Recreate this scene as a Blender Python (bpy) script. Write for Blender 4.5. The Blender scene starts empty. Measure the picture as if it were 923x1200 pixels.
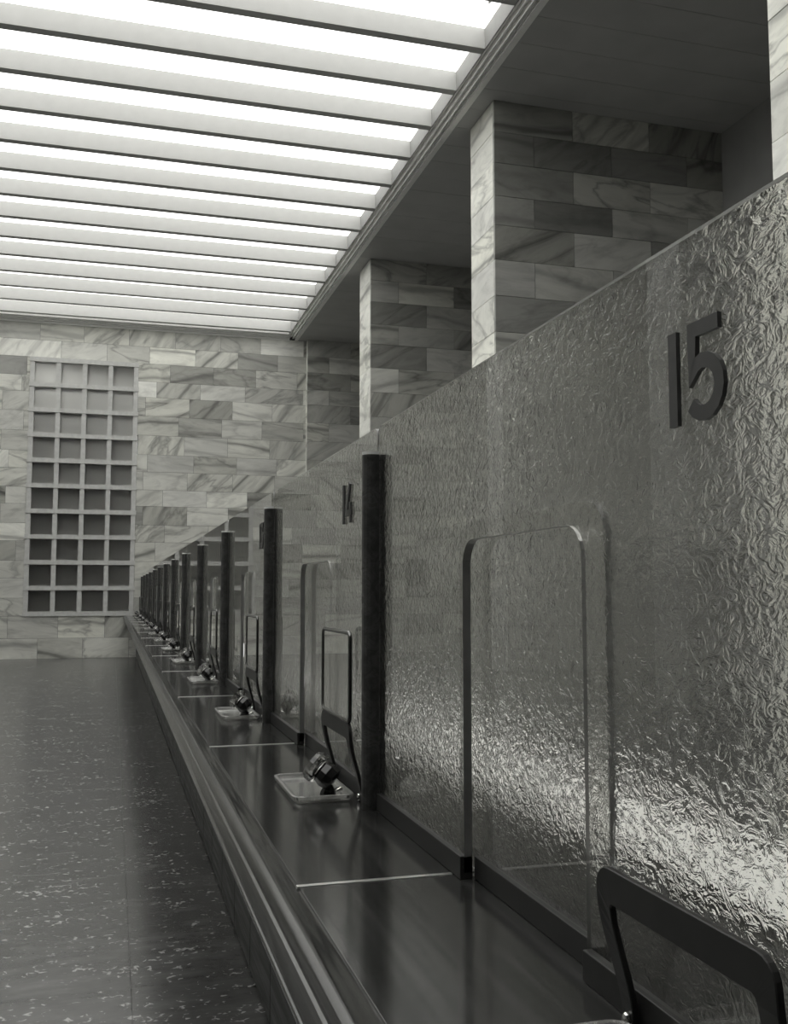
import bpy, bmesh, math, random
from mathutils import Vector, Matrix

random.seed(7)
scene = bpy.context.scene
COL = scene.collection

# ------------------------------------------------------------------ camera
H = 1.47                       # eye height above the floor
F_PX, CX, CY = 1150.0, 461.5, 600.0
VPX, VPY = 131.5, 694.0        # vanishing point of the counter's direction
yv = Vector(((VPX - CX) / F_PX, -(VPY - CY) / F_PX, 1.0)).normalized()
b = -(VPY - CY) / F_PX
a = -(b * yv.y + yv.z) / yv.x
xv = Vector((a, b, 1.0)).normalized()
zv = Vector((-(xv.y * yv.z - xv.z * yv.y), -(xv.z * yv.x - xv.x * yv.z), -(xv.x * yv.y - xv.y * yv.x)))
if zv.y < 0:
    zv = -zv
cam_data = bpy.data.cameras.new('camera')
cam_data.sensor_fit = 'VERTICAL'
cam_data.sensor_height = 36.0
cam_data.lens = F_PX * 36.0 / 1200.0
cam_data.clip_start = 0.02
cam_data.clip_end = 200
cam = bpy.data.objects.new('camera', cam_data)
COL.objects.link(cam)
right = Vector((xv.x, yv.x, zv.x)); up = Vector((xv.y, yv.y, zv.y)); fwd = Vector((xv.z, yv.z, zv.z))
m = Matrix.Identity(4)
for i in range(3):
    m[i][0] = right[i]; m[i][1] = up[i]; m[i][2] = -fwd[i]
m.translation = (0, 0, H)
cam.matrix_world = m
scene.camera = cam

# ------------------------------------------------------------------ world, view
world = bpy.data.worlds.new('overcast_sky')
scene.world = world
world.use_nodes = True
world.node_tree.nodes['Background'].inputs[0].default_value = (1.0, 1.0, 0.97, 1)
world.node_tree.nodes['Background'].inputs[1].default_value = 50.0
SKYLIGHT_STRENGTH = 2.4
LIGHT_RGB = (1.0, 1.0, 0.965)

vs = scene.view_settings
vs.view_transform = 'Standard'
vs.look = 'None'
vs.gamma = 1.0
vs.use_curve_mapping = False
vs.exposure = 0.0
try:
    scene.cycles.use_denoising = True
    scene.cycles.max_bounces = 14
    scene.cycles.transmission_bounces = 14
    scene.cycles.transparent_max_bounces = 16
    scene.cycles.sample_clamp_indirect = 4.0
except Exception:
    pass

# ------------------------------------------------------------------ dimensions
HALL_N, HALL_B = 23.2, -8.0        # end wall, wall behind the photographer
WALL_R, WALL_L = 7.67, -8.97
PIER_X = 4.42
SOFFIT = 6.10 + H
BEAM_Z = 6.20 + H
SKY_R, SKY_L = 3.97, -5.27
SKY_S = -1.5                       # near end of the skylight, above the photographer's head it is closed
BEAM_T, BEAM_H, BEAM_P = .12, .24, .977
MIRROR = -0.65                     # long axis of the hall
TOP = H - 0.53                     # counter top
GLASS0, GLASS1 = 0.638, 0.654
PITCH, POST0 = 1.67, 2.36          # first post in view
WIN = (-1.89, 0.47, -0.53 + H, 5.30 + H)
LEVELS = [H + v for v in (6.10, 5.70, 5.30, 4.88, 4.51, 4.07, 3.62, 3.17, 2.77, 2.35, 1.97, 1.54,
                          1.14, .70, .31, -.13, -.53, -1.02, -1.47)]

# ------------------------------------------------------------------ helpers
def tag(o, label=None, cat=None, group=None, kind=None):
    if label: o['label'] = label
    if cat: o['category'] = cat
    if group: o['group'] = group
    if kind: o['kind'] = kind
    return o

def link(name, mesh, mat=None, parent=None):
    o = bpy.data.objects.new(name, mesh)
    COL.objects.link(o)
    if mat is not None and not mesh.materials:
        mesh.materials.append(mat)
    if parent is not None:
        o.parent = parent
    return o

def empty(name, loc):
    o = bpy.data.objects.new(name, None)
    COL.objects.link(o)
    o.location = loc
    o.empty_display_size = 0.1
    return o

def mesh_from(name, bm, smooth=False):
    bmesh.ops.recalc_face_normals(bm, faces=bm.faces)
    me = bpy.data.meshes.new(name)
    bm.to_mesh(me); bm.free()
    if smooth:
        for p in me.polygons: p.use_smooth = True
    return me

def add_box(bm, x0, x1, y0, y1, z0, z1):
    vs_ = [bm.verts.new((x, y, z)) for x in (x0, x1) for y in (y0, y1) for z in (z0, z1)]
    for q in ((0, 1, 3, 2), (4, 6, 7, 5), (0, 4, 5, 1), (2, 3, 7, 6), (0, 2, 6, 4), (1, 5, 7, 3)):
        bm.faces.new([vs_[i] for i in q])

def bevel(bm, w, seg=2):
    bmesh.ops.bevel(bm, geom=list(bm.edges), offset=w, segments=seg, affect='EDGES', profile=0.5)

def box(name, x0, x1, y0, y1, z0, z1, mat, parent=None, bev=0):
    bm = bmesh.new(); add_box(bm, x0, x1, y0, y1, z0, z1)
    if bev: bevel(bm, bev)
    return link(name, mesh_from(name, bm), mat, parent)

UNIT = None
def unit_piece(name, x0, x1, y0, y1, z0, z1, mat, parent):
    """a tile that shares one cube mesh per material"""
    key = 'piece_' + mat.name
    me = bpy.data.meshes.get(key)
    if me is None:
        bm = bmesh.new(); add_box(bm, -.5, .5, -.5, .5, -.5, .5)
        me = mesh_from(key, bm); me.materials.append(mat)
    o = link(name, me, None, parent)
    pl = parent.location if parent else Vector((0, 0, 0))
    o.location = Vector(((x0 + x1) / 2, (y0 + y1) / 2, (z0 + z1) / 2)) - pl
    o.scale = (x1 - x0, y1 - y0, z1 - z0)
    return o

def prism_y(name, prof, y0, y1, mat, parent=None, smooth=False):
    """profile of (x, z) pushed along y"""
    bm = bmesh.new()
    A = [bm.verts.new((x, y0, z)) for x, z in prof]
    B = [bm.verts.new((x, y1, z)) for x, z in prof]
    n = len(prof)
    for i in range(n):
        bm.faces.new((A[i], A[(i + 1) % n], B[(i + 1) % n], B[i]))
    bm.faces.new(A); bm.faces.new(B[::-1])
    me = mesh_from(name, bm, smooth)
    o = link(name, me, mat, parent)
    if smooth:
        me.set_sharp_from_angle(angle=math.radians(35))
    return o

def prism_x(name, prof, x0, x1, mat, parent=None):
    bm = bmesh.new()
    A = [bm.verts.new((x0, y, z)) for y, z in prof]
    B = [bm.verts.new((x1, y, z)) for y, z in prof]
    n = len(prof)
    for i in range(n):
        bm.faces.new((A[i], A[(i + 1) % n], B[(i + 1) % n], B[i]))
    bm.faces.new(A); bm.faces.new(B[::-1])
    return link(name, mesh_from(name, bm), mat, parent)

def arc(cx, cy, r, a0, a1, n=6):
    return [(cx + r * math.cos(math.radians(a0 + (a1 - a0) * i / n)),
             cy + r * math.sin(math.radians(a0 + (a1 - a0) * i / n))) for i in range(n + 1)]

# ------------------------------------------------------------------ materials
class NT:
    def __init__(self, name):
        self.m = bpy.data.materials.new(name)
        self.m.use_nodes = True
        self.t = self.m.node_tree
        self.n = self.t.nodes
        self.bsdf = self.n['Principled BSDF']
    def node(self, typ, **kw):
        nd = self.n.new(typ)
        for k, v in kw.items():
            setattr(nd, k, v)
        return nd
    def link(self, a_, b_):
        self.t.links.new(a_, b_)
    def ramp(self, fac, stops):
        r = self.node('ShaderNodeValToRGB')
        el = r.color_ramp.elements
        while len(el) < len(stops): el.new(0.5)
        for e, (p, v) in zip(el, stops):
            e.position = p; e.color = (v, v, v * 0.975, 1)
        self.link(fac, r.inputs[0])
        return r.outputs[0]
    def math(self, op, a_, b_=None):
        nd = self.node('ShaderNodeMath', operation=op)
        for i, v in enumerate((a_, b_)):
            if v is None: continue
            if hasattr(v, 'links'): self.link(v, nd.inputs[i])
            else: nd.inputs[i].default_value = v
        return nd.outputs[0]

def grey(v): return (v, v, v * 0.975, 1)

def plain(name, v, rough=0.5, metal=0.0, noise=0.12, scale=6.0, spec=0.5):
    k = NT(name)
    g = k.node('ShaderNodeNewGeometry')
    nz = k.node('ShaderNodeTexNoise'); nz.inputs['Scale'].default_value = scale; nz.inputs['Detail'].default_value = 5
    k.link(g.outputs['Position'], nz.inputs['Vector'])
    c = k.ramp(nz.outputs[0], [(0.3, v * (1 - noise)), (0.7, v * (1 + noise))])
    k.link(c, k.bsdf.inputs['Base Color'])
    k.bsdf.inputs['Roughness'].default_value = rough
    k.bsdf.inputs['Metallic'].default_value = metal
    k.bsdf.inputs['Specular IOR Level'].default_value = spec
    return k.m

def marble(name, lo, hi, rough=0.42):
    """veined slab: every tile has its own tone, vein direction and vein strength"""
    k = NT(name)
    g = k.node('ShaderNodeNewGeometry'); oi = k.node('ShaderNodeObjectInfo')
    rnd = oi.outputs['Random']
    off = k.node('ShaderNodeCombineXYZ')
    k.link(k.math('MULTIPLY', rnd, 173.0), off.inputs[0])
    k.link(k.math('MULTIPLY', rnd, 91.0), off.inputs[2])
    k.link(k.math('MULTIPLY', rnd, 47.0), off.inputs[1])
    addv = k.node('ShaderNodeVectorMath', operation='ADD')
    k.link(g.outputs['Position'], addv.inputs[0]); k.link(off.outputs[0], addv.inputs[1])
    rot = k.node('ShaderNodeVectorRotate', rotation_type='Y_AXIS')
    k.link(addv.outputs[0], rot.inputs['Vector'])
    # mostly level or gently sloping veins, now and then a steep one
    r2 = k.math('FRACT', k.math('MULTIPLY', rnd, 37.7))
    k.link(k.math('MULTIPLY', k.math('SUBTRACT', k.math('POWER', r2, 2.5), .10), 1.3), rot.inputs['Angle'])
    mp = k.node('ShaderNodeMapping'); mp.inputs['Scale'].default_value = (0.9, 1.2, 3.0)
    k.link(rot.outputs[0], mp.inputs[0])
    n1 = k.node('ShaderNodeTexNoise'); n1.inputs['Scale'].default_value = 1.6; n1.inputs['Detail'].default_value = 9
    n1.inputs['Roughness'].default_value = .62; n1.inputs['Distortion'].default_value = 1.2
    k.link(mp.outputs[0], n1.inputs['Vector'])
    n2 = k.node('ShaderNodeTexWave', wave_type='BANDS', bands_direction='Z')
    n2.inputs['Scale'].default_value = .22; n2.inputs['Distortion'].default_value = 9.0
    n2.inputs['Detail'].default_value = 4; n2.inputs['Detail Scale'].default_value = 1.1
    k.link(mp.outputs[0], n2.inputs['Vector'])
    r4 = k.math('FRACT', k.math('MULTIPLY', rnd, 53.9))
    tone = k.ramp(r4, [(0.0, lo), (0.2, lo + (hi - lo) * .36), (.85, lo + (hi - lo) * .66), (1.0, hi)])
    cloud = k.ramp(n1.outputs[0], [(0.28, .74), (0.5, 1.0), (0.72, 1.14)])
    vein = k.ramp(n2.outputs[0], [(0.0, .38), (0.10, .80), (0.35, 1.0), (1, 1.06)])
    r3 = k.math('FRACT', k.math('MULTIPLY', rnd, 11.3))
    mixv = k.node('ShaderNodeMix', data_type='RGBA')
    k.link(k.math('POWER', r3, 1.5), mixv.inputs['Factor'])
    mixv.inputs['A'].default_value = (1, 1, 1, 1); k.link(vein, mixv.inputs['B'])
    m1 = k.node('ShaderNodeMix', data_type='RGBA', blend_type='MULTIPLY'); m1.inputs['Factor'].default_value = 1
    k.link(tone, m1.inputs['A']); k.link(cloud, m1.inputs['B'])
    m2 = k.node('ShaderNodeMix', data_type='RGBA', blend_type='MULTIPLY'); m2.inputs['Factor'].default_value = 1
    k.link(m1.outputs['Result'], m2.inputs['A']); k.link(mixv.outputs['Result'], m2.inputs['B'])
    # thin dark cracks on some of the slabs
    n4 = k.node('ShaderNodeTexNoise'); n4.inputs['Scale'].default_value = .55; n4.inputs['Detail'].default_value = 6
    n4.inputs['Distortion'].default_value = .6
    k.link(mp.outputs[0], n4.inputs['Vector'])
    crack = k.ramp(k.math('ABSOLUTE', k.math('SUBTRACT', n4.outputs[0], .5)), [(0.0, .5), (.012, .72), (.035, 1.0)])
    r5 = k.math('FRACT', k.math('MULTIPLY', rnd, 29.3))
    m3 = k.node('ShaderNodeMix', data_type='RGBA', blend_type='MULTIPLY')
    k.link(k.math('POWER', r5, .8), m3.inputs['Factor'])
    k.link(m2.outputs['Result'], m3.inputs['A']); k.link(crack, m3.inputs['B'])
    k.link(m3.outputs['Result'], k.bsdf.inputs['Base Color'])
    k.bsdf.inputs['Roughness'].default_value = rough
    return k.m

def wood(name, v, rough=0.25):
    k = NT(name)
    g = k.node('ShaderNodeNewGeometry')
    mp = k.node('ShaderNodeMapping'); mp.inputs['Scale'].default_value = (14, .7, 14)
    k.link(g.outputs['Position'], mp.inputs[0])
    n1 = k.node('ShaderNodeTexNoise'); n1.inputs['Scale'].default_value = 2.2; n1.inputs['Detail'].default_value = 8
    n1.inputs['Roughness'].default_value = .65; n1.inputs['Distortion'].default_value = .8
    k.link(mp.outputs[0], n1.inputs['Vector'])
    k.link(k.ramp(n1.outputs[0], [(0.3, v * .4), (0.5, v), (0.72, v * 2.2)]), k.bsdf.inputs['Base Color'])
    k.link(k.ramp(n1.outputs[0], [(0.3, rough * 1.3), (0.7, rough * .8)]), k.bsdf.inputs['Roughness'])
    return k.m

def glass(name, tint=1.0, bump=None, rough=0.0):
    k = NT(name)
    p = k.bsdf
    p.inputs['Base Color'].default_value = grey(tint)
    p.inputs['Transmission Weight'].default_value = 1.0
    p.inputs['Roughness'].default_value = rough
    p.inputs['IOR'].default_value = 1.5
    if bump:
        g = k.node('ShaderNodeNewGeometry')
        mp = k.node('ShaderNodeMapping'); mp.inputs['Rotation'].default_value = (0.5, 0, 0)
        mp.inputs['Scale'].default_value = (1, .72, 1.0)
        k.link(g.outputs['Position'], mp.inputs[0])
        n1 = k.node('ShaderNodeTexNoise'); n1.inputs['Scale'].default_value = bump[0]
        n1.inputs['Detail'].default_value = 2.5; n1.inputs['Distortion'].default_value = 2.5
        k.link(mp.outputs[0], n1.inputs['Vector'])
        v = k.node('ShaderNodeTexVoronoi', feature='SMOOTH_F1'); v.inputs['Scale'].default_value = bump[0] * 1.2
        k.link(mp.outputs[0], v.inputs['Vector'])
        h = k.math('ADD', n1.outputs[0], k.math('MULTIPLY', v.outputs['Distance'], .6))
        bp = k.node('ShaderNodeBump'); bp.inputs['Strength'].default_value = 1.0
        bp.inputs['Distance'].default_value = bump[1]
        k.link(h, bp.inputs['Height'])
        k.link(bp.outputs[0], p.inputs['Normal'])
    return k.m

M = {}
M['marble'] = marble('marble_slab', .32, .86)
M['marble_shaded'] = marble('marble_slab_shaded', .20, .70)  # same marble darkened: shade of the pier fronts put into the colour
M['marble_lit'] = marble('marble_slab_lit', .62, .88)  # same marble lightened: light on the pier sides put into the colour
M['mortar'] = plain('mortar_joint', .10, .9)
M['plaster'] = plain('grey_plaster', .34, .8, noise=.05, scale=3)
M['soffit'] = plain('soffit_board_paint', .45, .75, noise=.06, scale=2)
M['beam'] = plain('white_beam_paint', .48, .6, noise=.03, scale=8)
M['trim'] = plain('cornice_paint', .92, .55, noise=.04, scale=8)
M['fascia'] = plain('fascia_paint', .30, .7, noise=.05, scale=8)
M['lattice'] = plain('lattice_stone', .55, .7, noise=.08, scale=14)
M['darkmetal'] = plain('dark_bronze', .03, .4, noise=.15, scale=20, spec=.35)
M['numeral'] = plain('numeral_enamel', .085, .45, noise=.1, scale=30)
M['framemetal'] = plain('dark_polished_metal', .16, .22, 1.0, noise=.05)
M['chrome'] = plain('polished_metal', .78, .12, 1.0, noise=.03)
M['strip'] = plain('inlaid_metal_strip', .72, .28, 1.0, noise=.06, scale=30)
M['postwood'] = wood('post_stained_wood', .05, .3)
M['wood'] = wood('counter_dark_veneer', .026, .13)
M['nosing'] = wood('counter_nosing_wood', .03, .16)
M['front'] = wood('counter_front_veneer', .04, .4)
M['ink'] = plain('black_glazed_holder', .012, .08, noise=.2)
M['desk'] = plain('pale_desk_laminate', .90, .5, noise=.04)
M['paper'] = plain('ledger_paper', .85, .7, noise=.03)
M['board'] = plain('notice_board', .10, .6)
M['rear'] = plain('light_court_dark', .05, .9)  # kept dark so little daylight bounces onto the lower panes
M['glass'] = glass('clear_glass', .97)
M['edge'] = glass('cut_glass_edge', .62, rough=.3)
M['edge'].node_tree.nodes['Principled BSDF'].inputs['Transmission Weight'].default_value = .72
M['hammered'] = glass('hammered_glass_back', .97, (58.0, .00090))
M['smallglass'] = glass('tray_glass', .8, rough=.06)
M['smallglass'].node_tree.nodes['Principled BSDF'].inputs['Transmission Weight'].default_value = .8
M['collar'] = glass('collar_glass', .5, rough=.03)
M['cap'] = plain('cap_glint_white', .9, .35, .0, noise=.03)  # white stands in for the skylight's reflection on the metal cap

def make_lit(name, strength):
    k = NT(name)
    k.bsdf.inputs['Base Color'].default_value = grey(.8)
    k.bsdf.inputs['Emission Color'].default_value = (*LIGHT_RGB, 1)
    k.bsdf.inputs['Emission Strength'].default_value = strength
    return k.m
M['sky'] = make_lit('luminous_glazing', SKYLIGHT_STRENGTH)

def make_window_glass():
    k = NT('frosted_window_glass')
    out = k.n['Material Output']
    k.bsdf.inputs['Base Color'].default_value = grey(.04)
    k.bsdf.inputs['Roughness'].default_value = .2
    tr = k.node('ShaderNodeBsdfTranslucent'); tr.inputs[0].default_value = grey(.85)
    mx = k.node('ShaderNodeMixShader'); mx.inputs[0].default_value = .6
    k.link(k.bsdf.outputs[0], mx.inputs[1]); k.link(tr.outputs[0], mx.inputs[2])
    k.link(mx.outputs[0], out.inputs[0])
    return k.m
M['winglass'] = make_window_glass()

def make_floor():
    k = NT('speckled_floor_sheet')
    g = k.node('ShaderNodeNewGeometry')
    # long soft mottling across the hall
    mp = k.node('ShaderNodeMapping'); mp.inputs['Scale'].default_value = (1.0, 2.6, 1)
    k.link(g.outputs['Position'], mp.inputs[0])
    n1 = k.node('ShaderNodeTexNoise'); n1.inputs['Scale'].default_value = 3.0; n1.inputs['Detail'].default_value = 10
    n1.inputs['Roughness'].default_value = .7
    k.link(mp.outputs[0], n1.inputs['Vector'])
    base = k.ramp(n1.outputs[0], [(0.3, .042), (0.55, .085), (0.75, .14)])
    # pale flecks
    mp2 = k.node('ShaderNodeMapping'); mp2.inputs['Scale'].default_value = (1.0, 1.15, 1)
    k.link(g.outputs['Position'], mp2.inputs[0])
    n2 = k.node('ShaderNodeTexNoise'); n2.inputs['Scale'].default_value = 27.0; n2.inputs['Detail'].default_value = 4
    n2.inputs['Distortion'].default_value = .9
    k.link(mp2.outputs[0], n2.inputs['Vector'])
    n3 = k.node('ShaderNodeTexNoise'); n3.inputs['Scale'].default_value = 2.3; n3.inputs['Detail'].default_value = 3
    k.link(mp.outputs[0], n3.inputs['Vector'])
    s = k.math('ADD', n2.outputs[0], k.math('MULTIPLY', n3.outputs[0], .35))
    fl = k.ramp(s, [(0.80, 0.0), (0.86, 1.0)])
    mx = k.node('ShaderNodeMix', data_type='RGBA')
    k.link(fl, mx.inputs['Factor']); k.link(base, mx.inputs['A']); mx.inputs['B'].default_value = grey(.36)
    k.link(mx.outputs['Result'], k.bsdf.inputs['Base Color'])
    k.bsdf.inputs['Roughness'].default_value = .24
    return k.m
M['floor'] = make_floor()

def make_course():
    """block courses for the walls that lie outside the frame"""
    k = NT('marble_courses_far')
    g = k.node('ShaderNodeNewGeometry')
    sep = k.node('ShaderNodeSeparateXYZ'); k.link(g.outputs['Position'], sep.inputs[0])
    cmb = k.node('ShaderNodeCombineXYZ')
    k.link(k.math('ADD', sep.outputs[0], sep.outputs[1]), cmb.inputs[0]); k.link(sep.outputs[2], cmb.inputs[1])
    br = k.node('ShaderNodeTexBrick')
    br.inputs['Scale'].default_value = 1.0; br.inputs['Brick Width'].default_value = 1.08
    br.inputs['Row Height'].default_value = .42; br.inputs['Mortar Size'].default_value = .006
    br.inputs['Color1'].default_value = grey(.48); br.inputs['Color2'].default_value = grey(.66)
    br.inputs['Mortar'].default_value = grey(.12)
    k.link(cmb.outputs[0], br.inputs['Vector'])
    k.link(br.outputs[0], k.bsdf.inputs['Base Color'])
    k.bsdf.inputs['Roughness'].default_value = .5
    return k.m
M['course'] = make_course()

# ------------------------------------------------------------------ setting: floor
floor = box('floor', WALL_L - .2, WALL_R + .2, HALL_B - .2, HALL_N + .2, -.12, -.004, M['mortar'])
tag(floor, 'dark polished floor of speckled sheets along the counter', kind='structure')
SEAMS = [WALL_L, -7.9, -5.9, -3.9, -1.9, .10, 2.1, 4.1, 6.1, WALL_R]
for x0, x1 in zip(SEAMS[:-1], SEAMS[1:]):
    unit_piece('floor_sheet', x0 + .0012, x1 - .0012, HALL_B, HALL_N, -.05, 0.0, M['floor'], floor)

# ------------------------------------------------------------------ setting: walls
def courses_x(wall, xa, xb, yface, first, hole=None, widths=1.08, face=-1):
    """slabs on a wall facing -y, alternate courses shifted by half a slab"""
    for i, (zt, zb) in enumerate(zip(LEVELS[:-1], LEVELS[1:])):
        x = xa if (i % 2 == 0) else xa - widths / 2
        if first is None: x = xa - random.uniform(0, widths)
        while x < xb - .01:
            w = widths if first is not None else random.choice((.95, 1.0, 1.05, 1.4 if random.random() < .2 else 1.0))
            parts = [(max(x, xa), min(x + w, xb))]
            if hole and zt <= hole[3] + .01 and zb >= hole[2] - .01:
                new = []
                for p0, p1 in parts:
                    if p1 <= hole[0] or p0 >= hole[1]: new.append((p0, p1))
                    else:
                        if p0 < hole[0] - .05: new.append((p0, hole[0]))
                        if p1 > hole[1] + .05: new.append((hole[1], p1))
                parts = new
            for p0, p1 in parts:
                if p1 - p0 < .03: continue
                d = random.uniform(0, .004)
                unit_piece('marble_tile', p0 + .003, p1 - .003, yface - d, yface + .05, zb + .003, zt - .003, M['marble'], wall)
            x += w

# end wall with the lattice window let into it
bm = bmesh.new()
W0, W1, WB, WT = WIN
yb0, yb1 = HALL_N + .012, HALL_N + .42
add_box(bm, WALL_L - .3, W0 - .02, yb0, yb1, 0, 8.3)
add_box(bm, W1 + .02, WALL_R + .3, yb0, yb1, 0, 8.3)
add_box(bm, W0 - .02, W1 + .02, yb0, yb1, 0, WB - .02)
add_box(bm, W0 - .02, W1 + .02, yb0, yb1, WT + .02, 8.3)
wall_end = link('wall_end', mesh_from('wall_end', bm), M['mortar'])
tag(wall_end, 'end wall faced with veined marble slabs around the lattice window', kind='structure')
courses_x(wall_end, -7.25, PIER_X + .02, HALL_N, None, hole=WIN)
box('wall_facing', WALL_L, -7.26, HALL_N - .002, HALL_N + .02, 0, 8.0, M['course'], wall_end)
box('wall_facing', PIER_X + .03, WALL_R, HALL_N - .002, HALL_N + .02, 0, SOFFIT, M['plaster'], wall_end)

wall_right = box('wall_right', WALL_R, WALL_R + .3, HALL_B - .2, HALL_N + .3, 0, 8.3, M['plaster'])
tag(wall_right, 'plain grey plaster wall behind the marble piers', kind='structure')
wall_left = box('wall_left', WALL_L - .3, WALL_L, HALL_B - .2, HALL_N + .3, 0, 8.3, M['course'])
tag(wall_left, 'marble faced wall on the far side of the public hall', kind='structure')
wall_back = box('wall_back', WALL_L - .3, WALL_R + .3, HALL_B - .3, HALL_B, 0, 8.3, M['front'])
tag(wall_back, 'dark panelled wall behind the photographer', kind='structure')

# piers standing out of the right wall, each clad in slabs
PIERS = [(4.90, 5.72), (10.95, 11.77), (17.00, 17.82), (23.05, HALL_N)]
for k_, (y0, y1) in enumerate(PIERS):
    last = k_ == 3
    p = box('wall_pier', PIER_X + .012, WALL_R + .01, y0 + .012, y1 - (.012 if not last else -.01), 0, SOFFIT + .01, M['mortar'])
    tag(p, ['marble pier nearest number 15, its side face only', 'big marble pier rising behind the screen numbered 15',
            'middle marble pier rising behind the screen numbered 14', 'shallow marble pier standing in the corner of end wall'][k_],
        kind='structure')
    if k_ > 0:
        for i, (zt, zb) in enumerate(zip(LEVELS[:-1], LEVELS[1:])):
            xs = [PIER_X, 5.49, 6.58, WALL_R] if i % 2 == 0 else [PIER_X, 4.95, 6.03, 7.13, WALL_R]
            for xa, xb in zip(xs[:-1], xs[1:]):
                d = random.uniform(0, .004)
                unit_piece('marble_tile', xa + (.003 if xa > PIER_X else 0), xb - .003, y0 - d, y0 + .04, zb + .003, zt - .003, M['marble_shaded'], p)
    for i, (zt, zb) in enumerate(zip(LEVELS[:-1], LEVELS[1:])):
        d = random.uniform(0, .003)
        unit_piece('marble_tile', PIER_X - d, PIER_X + .035, y0 + .042, y1 - .001, zb + .003, zt - .003, M['marble_lit'], p)
# the opposite row, seen only as reflections in the screens
for (y0, y1) in PIERS[:3]:
    p = box('wall_pier', WALL_L - .01, 2 * MIRROR - PIER_X, y0, y1, 0, SOFFIT + .01, M['course'])
    tag(p, 'marble pier on the far side of the public hall', kind='structure')

# ------------------------------------------------------------------ setting: ceiling
ceiling = box('ceiling', WALL_L - .3, WALL_R + .3, HALL_B - .3, HALL_N + .42, 8.1, 8.3, M['plaster'])
tag(ceiling, 'luminous skylight ceiling crossed by white beams with dark soffit beside it', kind='structure')
# soffit boards over the piers
box('soffit_backing', 4.13, WALL_R, HALL_B, HALL_N, SOFFIT + .014, SOFFIT + .06, M['mortar'], ceiling)
y = HALL_N
while y > 4.0:
    yn = y - .52
    d = random.uniform(0, .002)
    unit_piece('soffit_board', 4.12, WALL_R, yn + .003, y - .003, SOFFIT + d, SOFFIT + .03, M['soffit'], ceiling)
    y = yn
unit_piece('soffit_board', 4.12, WALL_R, HALL_B, y, SOFFIT, SOFFIT + .03, M['soffit'], ceiling)
unit_piece('soffit_board', 2 * MIRROR - 4.12, 4.12, HALL_B, SKY_S, SOFFIT, SOFFIT + .6, M['soffit'], ceiling)
unit_piece('soffit_board', WALL_L, 2 * MIRROR - 4.12, HALL_B, HALL_N, SOFFIT, SOFFIT + .03, M['soffit'], ceiling)
# stepped cornices
def steps(s=1, base=0.0):
    pts = [(3.97, 8.12), (3.97, 6.195 + H), (4.02, 6.23 + H), (4.02, 6.162 + H), (4.072, 6.198 + H), (4.072, 6.128 + H),
           (4.125, 6.165 + H), (4.125, 6.098 + H), (4.20, 6.098 + H), (4.20, 8.12)]
    return pts
unit_piece('fascia', SKY_R - .012, SKY_R, SKY_S, HALL_N - .16, BEAM_Z - .003, BEAM_Z + BEAM_H, M['fascia'], ceiling)
t1 = prism_y('trim_1', steps(), SKY_S, HALL_N, M['trim']); tag(t1, 'stepped white cornice along the edge of the skylight', kind='structure')
t2 = prism_y('trim_2', [(2 * MIRROR - x, z) for x, z in steps()], SKY_S, HALL_N, M['trim'])
tag(t2, 'stepped white cornice along the far edge of skylight', kind='structure')
pr = [(HALL_N + .02, 8.12), (HALL_N - .16, 8.12), (HALL_N - .16, 6.20 + H), (HALL_N - .11, 6.20 + H), (HALL_N - .11, 6.168 + H),
      (HALL_N - .06, 6.168 + H), (HALL_N - .06, 6.134 + H), (HALL_N - .012, 6.134 + H), (HALL_N - .012, 6.085 + H), (HALL_N + .02, 6.085 + H)]
t3 = prism_x('trim_3', pr, 2 * MIRROR - 4.0, 4.0, M['trim']); tag(t3, 'stepped white cornice across the top of the end wall', kind='structure')

yb = 10.06 - BEAM_P * 18
beam_ys = []
while yb < HALL_N - .3:
    if yb > SKY_S: beam_ys.append(yb)
    yb += BEAM_P
PANE_Z = BEAM_Z + BEAM_H
for yb in beam_ys:
    unit_piece('ceiling_beam', SKY_L, SKY_R - .013, yb, yb + BEAM_T, BEAM_Z, PANE_Z + .06, M['beam'], ceiling)
edges = [SKY_S] + [v for yb in beam_ys for v in (yb, yb + BEAM_T)] + [HALL_N - .16]
for i in range(0, len(edges), 2):
    if edges[i + 1] - edges[i] < .05: continue
    unit_piece('luminous_pane', SKY_L, SKY_R - .013, edges[i], edges[i + 1], PANE_Z, PANE_Z + .03, M['sky'], ceiling)
    if edges[i] > 8:
        ym = edges[i] + .30
        bm = bmesh.new()
        add_box(bm, 3.70, 3.80, ym, ym + .02, PANE_Z - .014, PANE_Z)
        add_box(bm, 3.795, 3.82, ym - .02, ym + .04, PANE_Z - .035, PANE_Z)
        link('pane_clip', mesh_from('pane_clip', bm), M['trim'], ceiling)

# ------------------------------------------------------------------ setting: lattice window
win = empty('window_1', ((W0 + W1) / 2, HALL_N, WB)); tag(win, 'tall stone lattice window of forty square panes', kind='structure')
wl = win.location
NX, NZ, BAR = 4, 10, .10
mx_, mz_ = (W1 - W0 - BAR) / NX, (WT - WB - BAR) / NZ
for i in range(NX + 1):
    x0 = W0 + i * mx_
    unit_piece('mullion', x0, x0 + BAR, HALL_N - .02, HALL_N + .16, WB, WT, M['lattice'], win)
for j in range(NZ + 1):
    z0 = WB + j * mz_
    unit_piece('transom', W0 - .012, W1 + .012, HALL_N - .035, HALL_N + .155, z0, z0 + BAR, M['lattice'], win)
for i in range(NX):
    for j in range(NZ):
        x0 = W0 + BAR + i * mx_; z0 = WB + BAR + j * mz_
        unit_piece('window_pane', x0 - .01, x0 + mx_ - BAR + .01, HALL_N + .10, HALL_N + .112, z0 - .01, z0 + mz_ - BAR + .01, M['winglass'], win)
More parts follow.
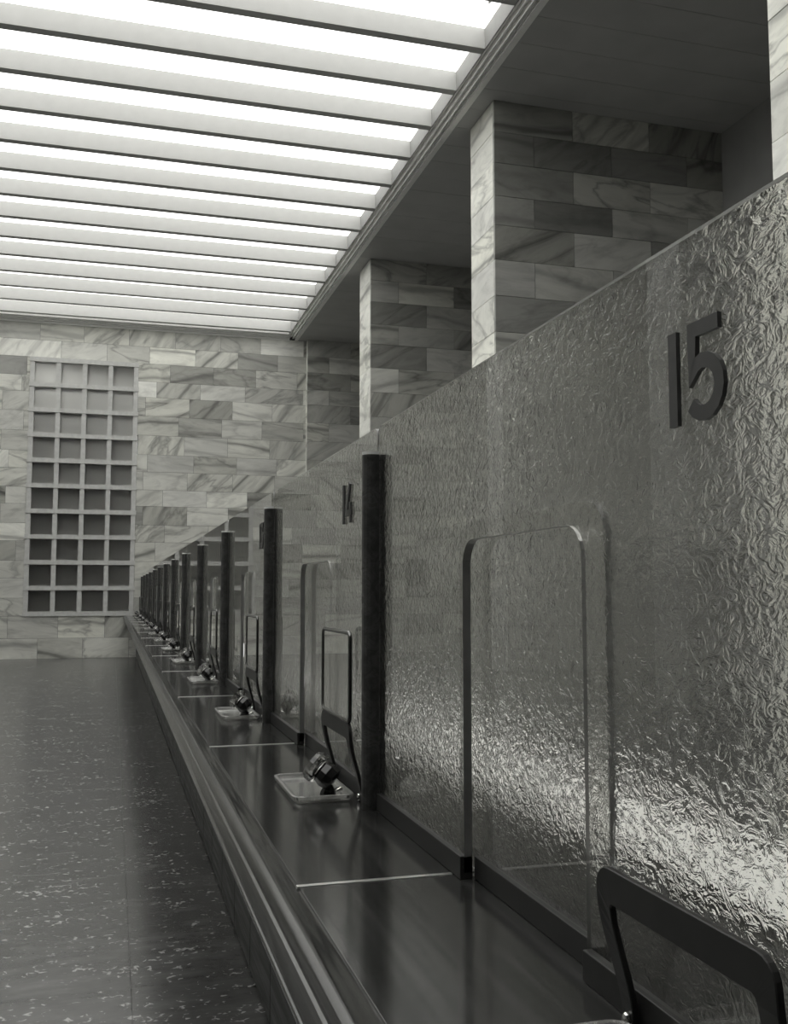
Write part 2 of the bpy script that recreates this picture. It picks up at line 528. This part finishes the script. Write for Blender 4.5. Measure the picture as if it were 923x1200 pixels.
# added unseen court outside the window, its walls shaped to grade the panes' daylight
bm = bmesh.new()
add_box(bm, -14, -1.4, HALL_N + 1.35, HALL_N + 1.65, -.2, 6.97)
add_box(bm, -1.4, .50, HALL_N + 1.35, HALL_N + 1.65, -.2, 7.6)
ext = link('daylight_shaping_wall', mesh_from('daylight_shaping_wall', bm), M['rear']); tag(ext, 'added unseen wall grading the daylight on the window panes', kind='structure')
ext2 = box('daylight_shaping_wall', .49, .8, HALL_N + .43, HALL_N + 1.65, -.2, 9.5, M['rear']); tag(ext2, 'added unseen side wall shading the right window panes', kind='structure')
ext3 = box('exterior_ground', -14, .5, HALL_N + .43, HALL_N + 1.35, -.2, -.02, M['rear']); tag(ext3, 'ground of the added court outside the window', kind='structure')

# ------------------------------------------------------------------ counter
posts = [POST0 + PITCH * k_ for k_ in range(-3, 13)]      # near faces of the posts
C_N = HALL_N - .004
C_S = posts[0]
base = empty('panelled_counter', (.60, 0, 0))
tag(base, 'long dark panelled base of the bank counter', 'counter')
box('carcass', .565 - .6, 1.02 - .6, C_S, C_N, .0, TOP - .045, M['front'], base)
box('plinth', .57 - .6, .58 - .6, C_S, C_N, 0.0, .05, M['darkmetal'], base)
yy = C_S
while yy < C_N - .05:
    ye = min(yy + .507, C_N)
    box('front_panel', .545 - .6, .565 - .6, yy + .004, ye - .004, .012, TOP - .05, M['front'], base, .003)
    yy = ye

top = empty('worktop', (.60, 0, TOP - .045))
tag(top, 'long polished dark wood counter top with rounded nosing', 'worktop')
tl = top.location
# moulded front edge
nose = [(.336, -.045), (.252, -.045), (.249, -.043), (.249, -.040), (.251, -.038), (.2545, -.0375), (.257, -.034), (.262, -.020), (.2675, -.013)]
nose += [(x, z) for x, z in arc(.296, -.018, .0235, 165, 60, 8)]
nose += [(.316, .0005), (.3255, -.001), (.330, -.003), (.336, -.003)]
nz_ = prism_y('nosing', [(x - tl.x, TOP + z - tl.z) for x, z in nose], C_S, C_N, M['nosing'], top, smooth=True)
joints = sorted([p_ + 1.11 for p_ in posts] + [C_S, C_N])
joints = [j for j in joints if C_S <= j <= C_N]
for j0, j1 in zip(joints[:-1], joints[1:]):
    if j1 - j0 < .05: continue
    box('top_slab', .336 - tl.x, 1.05 - tl.x, j0 + .006, j1 - .006, 0, .045, M['wood'], top, .0012)
for j in joints[1:-1]:
    box('joint_strip',   .332 - tl.x, .628 - tl.x, j - .0058, j + .0058, .03, .0466, M['strip'], top, .0006)

# ------------------------------------------------------------------ screens
def pane_mesh(name, pts, x0, x1, back_mat=None):
    """outline of (y, z) points as a sheet with its cut edge; the room side of it is hammered"""
    bm = bmesh.new()
    A = [bm.verts.new((x0, y_, z_)) for y_, z_ in pts]
    B = [bm.verts.new((x1, y_, z_)) for y_, z_ in pts]
    n = len(pts)
    f0 = bm.faces.new(A); f1 = bm.faces.new(B[::-1])
    f1.material_index = 1
    for i in range(n):
        f = bm.faces.new((A[i], A[(i + 1) % n], B[(i + 1) % n], B[i])); f.material_index = 2
    bmesh.ops.recalc_face_normals(bm, faces=bm.faces)
    bmesh.ops.triangulate(bm, faces=[f0, f1])
    me = bpy.data.meshes.new(name); bm.to_mesh(me); bm.free()
    for k_ in ('glass', 'hammered', 'edge'): me.materials.append(M[k_])
    return me

DIG = {
    '0': [[(.08 + 0, .28)] + [(.3 + .24 * math.cos(t), .5 + .44 * math.sin(t)) for t in [math.pi * (1 + i / 12) for i in range(0, 25)]]],
    '1': [[(.3, 0), (.3, 1)]],
    '2': [arc(.3, .72, .24, 165, -30, 8) + [(.06, .06), (.58, .06)]],
    '3': [[(.06, .94), (.54, .94), (.30, .60)] + arc(.29, .33, .27, 80, -150, 10)],
    '4': [[(.42, 1.0), (.06, .26), (.62, .26)], [(.46, .52), (.46, 0)]],
    '5': [[(.56, .94), (.10, .94), (.10, .50), (.17, .57)] + arc(.29, .33, .27, 95, -145, 12)],
    '6': [[(.46, 1.0)] + [(.14, .46)] + arc(.3, .30, .25, 150, 500, 14)],
    '7': [[(.06, .94), (.56, .94), (.22, 0)]],
    '8': [arc(.3, .74, .20, -90, 270, 12), arc(.3, .28, .25, 90, 450, 14)],
    '9': [[(.16, 0), (.46, .54)] + arc(.3, .70, .25, -30, 320, 14)],
}
DIG['0'] = [[(.3 + .24 * math.cos(math.pi * i / 12), .5 + .45 * math.sin(math.pi * i / 12)) for i in range(25)]]

def digit_mesh(ch, h=.112, w=.0175, depth=.0055):
    bm = bmesh.new()
    for pts in DIG[ch]:
        P = [Vector((u * h, v * h)) for u, v in pts]
        closed = (P[0] - P[-1]).length < 1e-5
        n = len(P); L = []
        for i in range(n):
            if closed: pa, pb = P[(i - 1) % (n - 1)], P[(i + 1) % (n - 1)]
            else: pa, pb = P[max(i - 1, 0)], P[min(i + 1, n - 1)]
            d0 = (P[i] - pa); d1 = (pb - P[i])
            d0 = d0.normalized() if d0.length > 1e-7 else d1.normalized()
            d1 = d1.normalized() if d1.length > 1e-7 else d0
            t = (d0 + d1)
            t = t.normalized() if t.length > 1e-6 else d0
            nn = Vector((-t.y, t.x))
            k_ = min(1.0 / max(abs(nn.dot(Vector((-d0.y, d0.x)))), .35), 2.0)
            L.append((P[i] + nn * w / 2 * k_, P[i] - nn * w / 2 * k_))
        rings = []
        for l, r in L:
            rings.append([bm.verts.new((x, -q.x, q.y)) for x, q in ((0, l), (0, r), (depth, r), (depth, l))])
        for i in range(n - 1):
            A, B = rings[i], rings[i + 1]
            for q in range(4):
                bm.faces.new((A[q], A[(q + 1) % 4], B[(q + 1) % 4], B[q]))
        if not closed:
            bm.faces.new(rings[0]); bm.faces.new(rings[-1][::-1])
    me = mesh_from('numeral_' + ch, bm); me.materials.append(M['numeral'])
    return me
DM = {ch: digit_mesh(ch) for ch in '0123456789'}

ORD = ['', 'first', 'second', 'third', 'fourth', 'fifth', 'sixth', 'seventh', 'eighth', 'ninth', 'tenth', 'eleventh', 'twelfth', 'thirteenth']
WORD = {13: 'thirteen', 14: 'fourteen', 15: 'fifteen', 12: 'twelve'}
def whose(n):
    """the words that single out a station: readable numbers, otherwise counted on from the number 13"""
    if n >= 16: return 'before number fifteen'
    if n >= 13: return 'number ' + WORD[n]
    return '%s past number thirteen' % ORD[13 - n]

G_TOP, CUT_TOP, RAIL_H = H + .418, H + .098, .042
CUT0, CUT1 = .575, 1.068

def cutout_pane(y0, y1, c0, c1):
    z0 = TOP + .012
    pts = [(y0, z0), (c0, z0)]
    pts += arc(c0 + .05, CUT_TOP - .05, .05, 180, 90, 6)
    pts += arc(c1 - .05, CUT_TOP - .05, .05, 90, 0, 6)
    pts += [(c1, z0), (y1, z0)]
    pts += arc(y1 - .03, G_TOP - .03, .03, 0, 90, 5)
    pts += arc(y0 + .03, G_TOP - .03, .03, 90, 180, 5)
    return pts

def make_screen(n, p0):
    """the glass of one teller station from the near post p0 to the next"""
    full = p0 + PITCH < C_N
    y0, y1 = p0 + .022, (p0 + PITCH + .018 if full else C_N - .002)
    r0, r1 = p0 + .0515, (p0 + PITCH - .0015 if full else C_N - .002)
    s = empty('teller_screen', (GLASS0, p0, TOP))
    sl = s.location
    has_cut = p0 + CUT1 < y1
    rel = lambda pts: [(y_ - sl.y, z_ - sl.z) for y_, z_ in pts]
    if has_cut:
        pts = cutout_pane(y0, y1, p0 + CUT0, p0 + CUT1)
    else:
        z0 = TOP + .012
        pts = [(y0, z0), (y1, z0)] + arc(y1 - .03, G_TOP - .03, .03, 0, 90, 5) + arc(y0 + .03, G_TOP - .03, .03, 90, 180, 5)
    link('glass_pane', pane_mesh('glass_pane', rel(pts), 0, GLASS1 - GLASS0), None, s)
    if has_cut:
        a0, a1 = p0 + CUT0 - .035, p0 + CUT1 + .06
        zt = CUT_TOP + .035
        ip = [(a0, TOP + .012), (a1, TOP + .012)] + arc(a1 - .06, zt - .06, .06, 0, 90, 6) + arc(a0 + .06, zt - .06, .06, 90, 180, 6)
        link('speaking_pane', pane_mesh('speaking_pane', rel(ip), .028, .038), None, s)
    def rail(ya, yb, x0, x1):
        o = box('base_rail', x0 - GLASS0, x1 - GLASS0, ya - sl.y, yb - sl.y, 0.0005, RAIL_H, M['darkmetal'], s, .0015)
        return o
    if has_cut:
        rail(r0, p0 + CUT0,   .630, .655); rail(p0 + CUT1, r1,   .630, .655)
        rail(p0 + CUT0 + .001, p0 + CUT1 - .001, .657, .690)
    else:
        rail(r0, r1,   .630, .655)
    if n <= 15 and full:
        txt = str(n)
        c = p0 + (.282 if n == 15 else .345)
        adv = {'1': .046}
        ws = [(.047 if ch == '1' else .078) for ch in txt]
        tot = sum(ws)
        u = -tot / 2
        nm = empty('numeral', (0, c - sl.y, H + .194 - sl.z)); nm.parent = s
        for ch, w_ in zip(txt, ws):
            o = link('digit', DM[ch], None, nm)
            o.location = (-.0057, -(u + w_ / 2 - .3 * .112), 0)
            u += w_
    if n >= 16: lab = 'patterned glass teller screen %s' % ('just before number fifteen' if n == 16 else 'two before number fifteen')
    elif not full: lab = 'last short patterned glass screen against the end wall'
    elif n >= 13: lab = 'patterned glass teller screen bearing the number %s' % WORD[n]
    else: lab = 'patterned glass teller screen, %s' % whose(n)
    tag(s, lab, 'glass screen', 'teller screens along the counter')
    return s

def make_post(p, lab):
    o = empty('screen_post', (.636, p, TOP)); tag(o, lab, 'post', 'posts between the teller screens')
    # half-round upright in two halves that clasp the panes
    d, hgt = .05, H + .345 - TOP
    front = [(.0005, 0.0), (.0005, d)] + [(-.012 + px, d / 2 + py) for px, py in arc(0, 0, d / 2, 90, 270, 8)]
    rear = [(.0195, 0.0), (.032, 0.0), (.032, d), (.0195, d)]
    def upright(name, pts, z0, z1, mat):
        bm = bmesh.new()
        A = [bm.verts.new((x, y_, z0)) for x, y_ in pts]; B = [bm.verts.new((x, y_, z1)) for x, y_ in pts]
        k_ = len(pts)
        for i in range(k_): bm.faces.new((A[i], A[(i + 1) % k_], B[(i + 1) % k_], B[i]))
        bm.faces.new(A[::-1]); bm.faces.new(B)
        me = mesh_from(name, bm); me.materials.append(mat)
        return link(name, me, None, o)
    upright('front_shaft', front, .0005, hgt, M['postwood'])
    upright('rear_shaft', rear, .0005, hgt, M['postwood'])
    upright('cap', front, hgt, hgt + .008, M['cap'])
    return o

# ------------------------------------------------------------------ things standing on the counter
def ribbon_mesh(name, outer, inner, xf, th, mat):
    """flat bent plate between two (y, z) outlines, xf(z) gives its lean"""
    bm = bmesh.new()
    R = []
    for (ya, za), (yb_, zb_) in zip(outer, inner):
        R.append([bm.verts.new(v) for v in ((xf(za), ya, za), (xf(zb_), yb_, zb_), (xf(zb_) + th, yb_, zb_), (xf(za) + th, ya, za))])
    for A, B in zip(R[:-1], R[1:]):
        for q in range(4):
            bm.faces.new((A[q], A[(q + 1) % 4], B[(q + 1) % 4], B[q]))
    bm.faces.new(R[0]); bm.faces.new(R[-1][::-1])
    bmesh.ops.recalc_face_normals(bm, faces=bm.faces)
    es = [e for e in bm.edges if len(e.link_faces) == 2 and e.calc_face_angle(0) > .9]
    bmesh.ops.bevel(bm, geom=es, offset=.0012, segments=1, affect='EDGES')
    me = mesh_from(name, bm); me.materials.append(mat)
    return me

BOW_W, BOW_H = .345, .197
def bow_x(z): 
    t = max(0.0, min(1.0, z / .17))
    return -.004 - .034 * (t * t * (3 - 2 * t))
def bow_paths():
    w, h, lw, bar, r = BOW_W, BOW_H, .032, .042, .028
    out, inn = [], []
    for i in range(8):
        t = i / 8
        out.append((0, (h - r) * t)); inn.append((lw - .006 * (1 - t), (h - bar - .008) * t))
    o2 = arc(r, h - r, r, 180, 90, 5); i2 = arc(lw + .008, h - bar - .008, .008, 180, 90, 5)
    out += o2; inn += i2
    for i in range(1, 6):
        t = i / 6
        out.append((r + (w - 2 * r) * t, h)); inn.append((lw + .008 + (w - 2 * lw - .016) * t, h - bar))
    m_o = [(w - y_, z_) for y_, z_ in (out[:14])][::-1]; m_i = [(w - y_, z_) for y_, z_ in (inn[:14])][::-1]
    return out + m_o, inn + m_i
BO, BI = bow_paths()
BOW = ribbon_mesh('bow', BO, BI, bow_x, .009, M['darkmetal'])

def tube_mesh(name, path, r, mat, closed=False, seg=6):
    bm = bmesh.new(); rings = []
    n = len(path)
    for i, p in enumerate(path):
        p = Vector(p)
        pa = Vector(path[(i - 1) % n] if closed else path[max(i - 1, 0)]); pb = Vector(path[(i + 1) % n] if closed else path[min(i + 1, n - 1)])
        t = (pb - pa).normalized()
        ref = Vector((1, 0, 0)) if abs(t.x) < .9 else Vector((0, 0, 1))
        u = t.cross(ref).normalized(); v = t.cross(u)
        rings.append([bm.verts.new(p + u * r * math.cos(2 * math.pi * k_ / seg) + v * r * math.sin(2 * math.pi * k_ / seg)) for k_ in range(seg)])
    for i in range(n if closed else n - 1):
        A, B = rings[i], rings[(i + 1) % n]
        for k_ in range(seg):
            bm.faces.new((A[k_], A[(k_ + 1) % seg], B[(k_ + 1) % seg], B[k_]))
    if not closed:
        bm.faces.new(rings[0][::-1]); bm.faces.new(rings[-1])
    me = mesh_from(name, bm, True); me.materials.append(mat)
    return me

def rounded_rect(y0, y1, z0, z1, r, n=5):
    return arc(y0 + r, z0 + r, r, 180, 270, n) + arc(y1 - r, z0 + r, r, 270, 360, n) + arc(y1 - r, z1 - r, r, 0, 90, n) + arc(y0 + r, z1 - r, r, 90, 180, n)

FR = [(-.034, y_, z_) for y_, z_ in rounded_rect(.006, BOW_W - .008, BOW_H + .003, .426, .018)]
FRAME = tube_mesh('panel_frame', FR, .0058, M['framemetal'], True)
bm = bmesh.new()
pl = [(y_, z_) for y_, z_ in rounded_rect(.007, BOW_W - .009, BOW_H + .004, .425, .018)]
A = [bm.verts.new((-.0355, *p_)) for p_ in pl]; B = [bm.verts.new((-.0325, *p_)) for p_ in pl]
bm.faces.new(A); bm.faces.new(B[::-1])
for i in range(len(pl)): bm.faces.new((A[i], A[(i + 1) % len(pl)], B[(i + 1) % len(pl)], B[i]))
PANEL = mesh_from('panel_glass', bm); PANEL.materials.append(M['glass'])

def lathe(name, prof, mat, seg=12, smooth=True):
    bm = bmesh.new(); rings = []
    for r, z in prof:
        rings.append([bm.verts.new((r * math.cos(2 * math.pi * k_ / seg), r * math.sin(2 * math.pi * k_ / seg), z)) for k_ in range(seg)])
    for A, B in zip(rings[:-1], rings[1:]):
        for k_ in range(seg): bm.faces.new((A[k_], A[(k_ + 1) % seg], B[(k_ + 1) % seg], B[k_]))
    bm.faces.new(rings[0][::-1]); bm.faces.new(rings[-1])
    me = mesh_from(name, bm, smooth); me.materials.append(mat)
    return me
KNOB = lathe('foot_knob', [(.003, 0), (.006, .004), (.0075, .010), (.006, .016), (.003, .019)], M['chrome'])

def make_bow(n, p0, panel):
    o = empty('counter_bow', (.622, p0 + .098, TOP)); 
    link('bow', BOW, None, o)
    k1 = link('foot_knob', KNOB, None, o); k1.location = (-.0065, .016, .0004)
    k2 = link('foot_knob', KNOB, None, o); k2.location = (-.0065, BOW_W - .016, .0004)
    if panel:
        fr = link('panel_frame', FRAME, None, o)
        link('panel_glass', PANEL, None, fr)
    tag(o, 'dark bent metal bow %s, at screen %s' % ('with framed glass panel' if panel else 'without any panel', whose(n)),
        'bow', 'metal bows in front of the teller screens')
    return o

TX, TY = .160, .335
def tray_mesh():
    bm = bmesh.new()
    def ring(ins, z, r):
        return [bm.verts.new((x, y_, z)) for x, y_ in rounded_rect(ins, TX - ins, ins, TY - ins, r, 4)]
    rs = [ring(.010, 0.0, .018), ring(.002, .008, .024), ring(0, .017, .026), ring(.004, .0185, .023), ring(.008, .017, .02), ring(.013, .007, .016), ring(.024, .0045, .010)]
    n = len(rs[0])
    for A, B in zip(rs[:-1], rs[1:]):
        for i in range(n): bm.faces.new((A[i], A[(i + 1) % n], B[(i + 1) % n], B[i]))
    bm.faces.new(rs[0][::-1]); bm.faces.new(rs[-1])
    me = mesh_from('tray', bm); me.materials.append(M['smallglass'])
    return me
TRAY = tray_mesh()

def make_tray(n, p0):
    o = link('change_tray', TRAY); o.location = (.447, p0 + (.085 if n == 15 else .115), TOP + .0004)
    tag(o, 'shallow clear glass change tray at screen %s' % whose(n), 'tray', 'change trays on the counter')
    return o

# faceted holder tipped towards the public, black well with a cut glass collar
def facet(name, prof, mat, seg=8):
    return lathe(name, prof, mat, seg, smooth=False)
WELL = facet('well', [(.020, 0), (.036, .006), (.039, .03), (.033, .058), (.027, .064)], M['ink'])
COLLAR = facet('collar', [(.036, .050), (.047, .056), (.049, .078), (.040, .092), (.028, .093), (.024, .075), (.024, .05)], M['collar'])
FOOT = facet('foot', [(.020, 0), (.022, .004), (.019, .012), (.012, .026)], M['ink'])
STEM = lathe('pivot', [(.004, 0), (.0075, .003), (.0075, .016), (.004, .02)], M['chrome'], 8)
def make_holder(n, p0):
    o = empty('ink_holder', (.550, p0 + (.155 if n == 15 else .185), TOP + .0054))
    link('foot', FOOT, None, o)
    w_ = link('well', WELL, None, o)
    w_.scale = (.86,) * 3; w_.location = (.014, -.012, .036); w_.rotation_euler = (math.radians(-22), math.radians(-50), 0)
    c = link('collar', COLLAR, None, w_)
    pv = link('pivot', STEM, None, o); pv.location = (.012, -.03, .014); pv.rotation_euler = (0, math.radians(70), 0)
    tag(o, 'tipped faceted black ink holder with glass collar at screen %s' % whose(n), 'ink holder', 'ink holders in the change trays')
    return o

for k_, p in enumerate(posts):
    n = 14 - (k_ - 3)            # station beyond this post
    make_screen(n, p)
    if n >= 16: lab = 'dark wooden post %s' % ('two before the screen number fifteen' if n == 16 else 'three before the screen number fifteen')
    elif n == 15: lab = 'dark wooden post just before the screen number fifteen'
    elif n >= 12: lab = 'dark wooden post between screens %s and %s' % (WORD[n], WORD[n + 1])
    else: lab = 'dark wooden post, %s past the one between twelve and thirteen' % ORD[12 - n]
    make_post(p, lab)
    if p + .6 < C_N:
        if n <= 16:
            make_bow(n, p, n <= 14)
            make_tray(n, p); make_holder(n, p)

# ------------------------------------------------------------------ behind the glass
desk = empty('staff_desk', (1.49, 0, 0)); tag(desk, 'long pale topped staff desk behind the glass screens', 'desk')
DT = H - .71
yy = C_S
while yy < 22.6:
    ye = min(yy + 1.67, 22.9)
    box('desk_top', 1.20 - 1.49, 1.78 - 1.49, yy + .01, ye - .01, DT - .035, DT, M['desk'], desk, .003)
    box('desk_pedestal', 1.28 - 1.49, 1.72 - 1.49, yy + .05, yy + .45, 0, DT - .035, M['front'], desk, .003)
    yy = ye

stamp = empty('hand_stamp', (1.42, 3.02, DT)); tag(stamp, 'dark hand stamp standing on the pale staff desk', 'stamp')
link('stamp_base', lathe('stamp_base', [(.035, .0004), (.036, .02), (.02, .03), (.01, .035)], M['ink']), None, stamp)
link('stamp_handle', lathe('stamp_handle', [(.008, .03), (.012, .06), (.02, .085), (.018, .105), (.008, .112)], M['postwood']), None, stamp)

nb = empty('notice_board', (-5.93, HALL_N - .006, H + .35)); tag(nb, 'dark framed notice board on the end wall', 'notice board')
box('board', -.26, .26, -.02, 0, -.47, .47, M['board'], nb)
box('lower_sheet', -.22, .22, -.026, -.02, -.43, -.2, M['plaster'], nb)
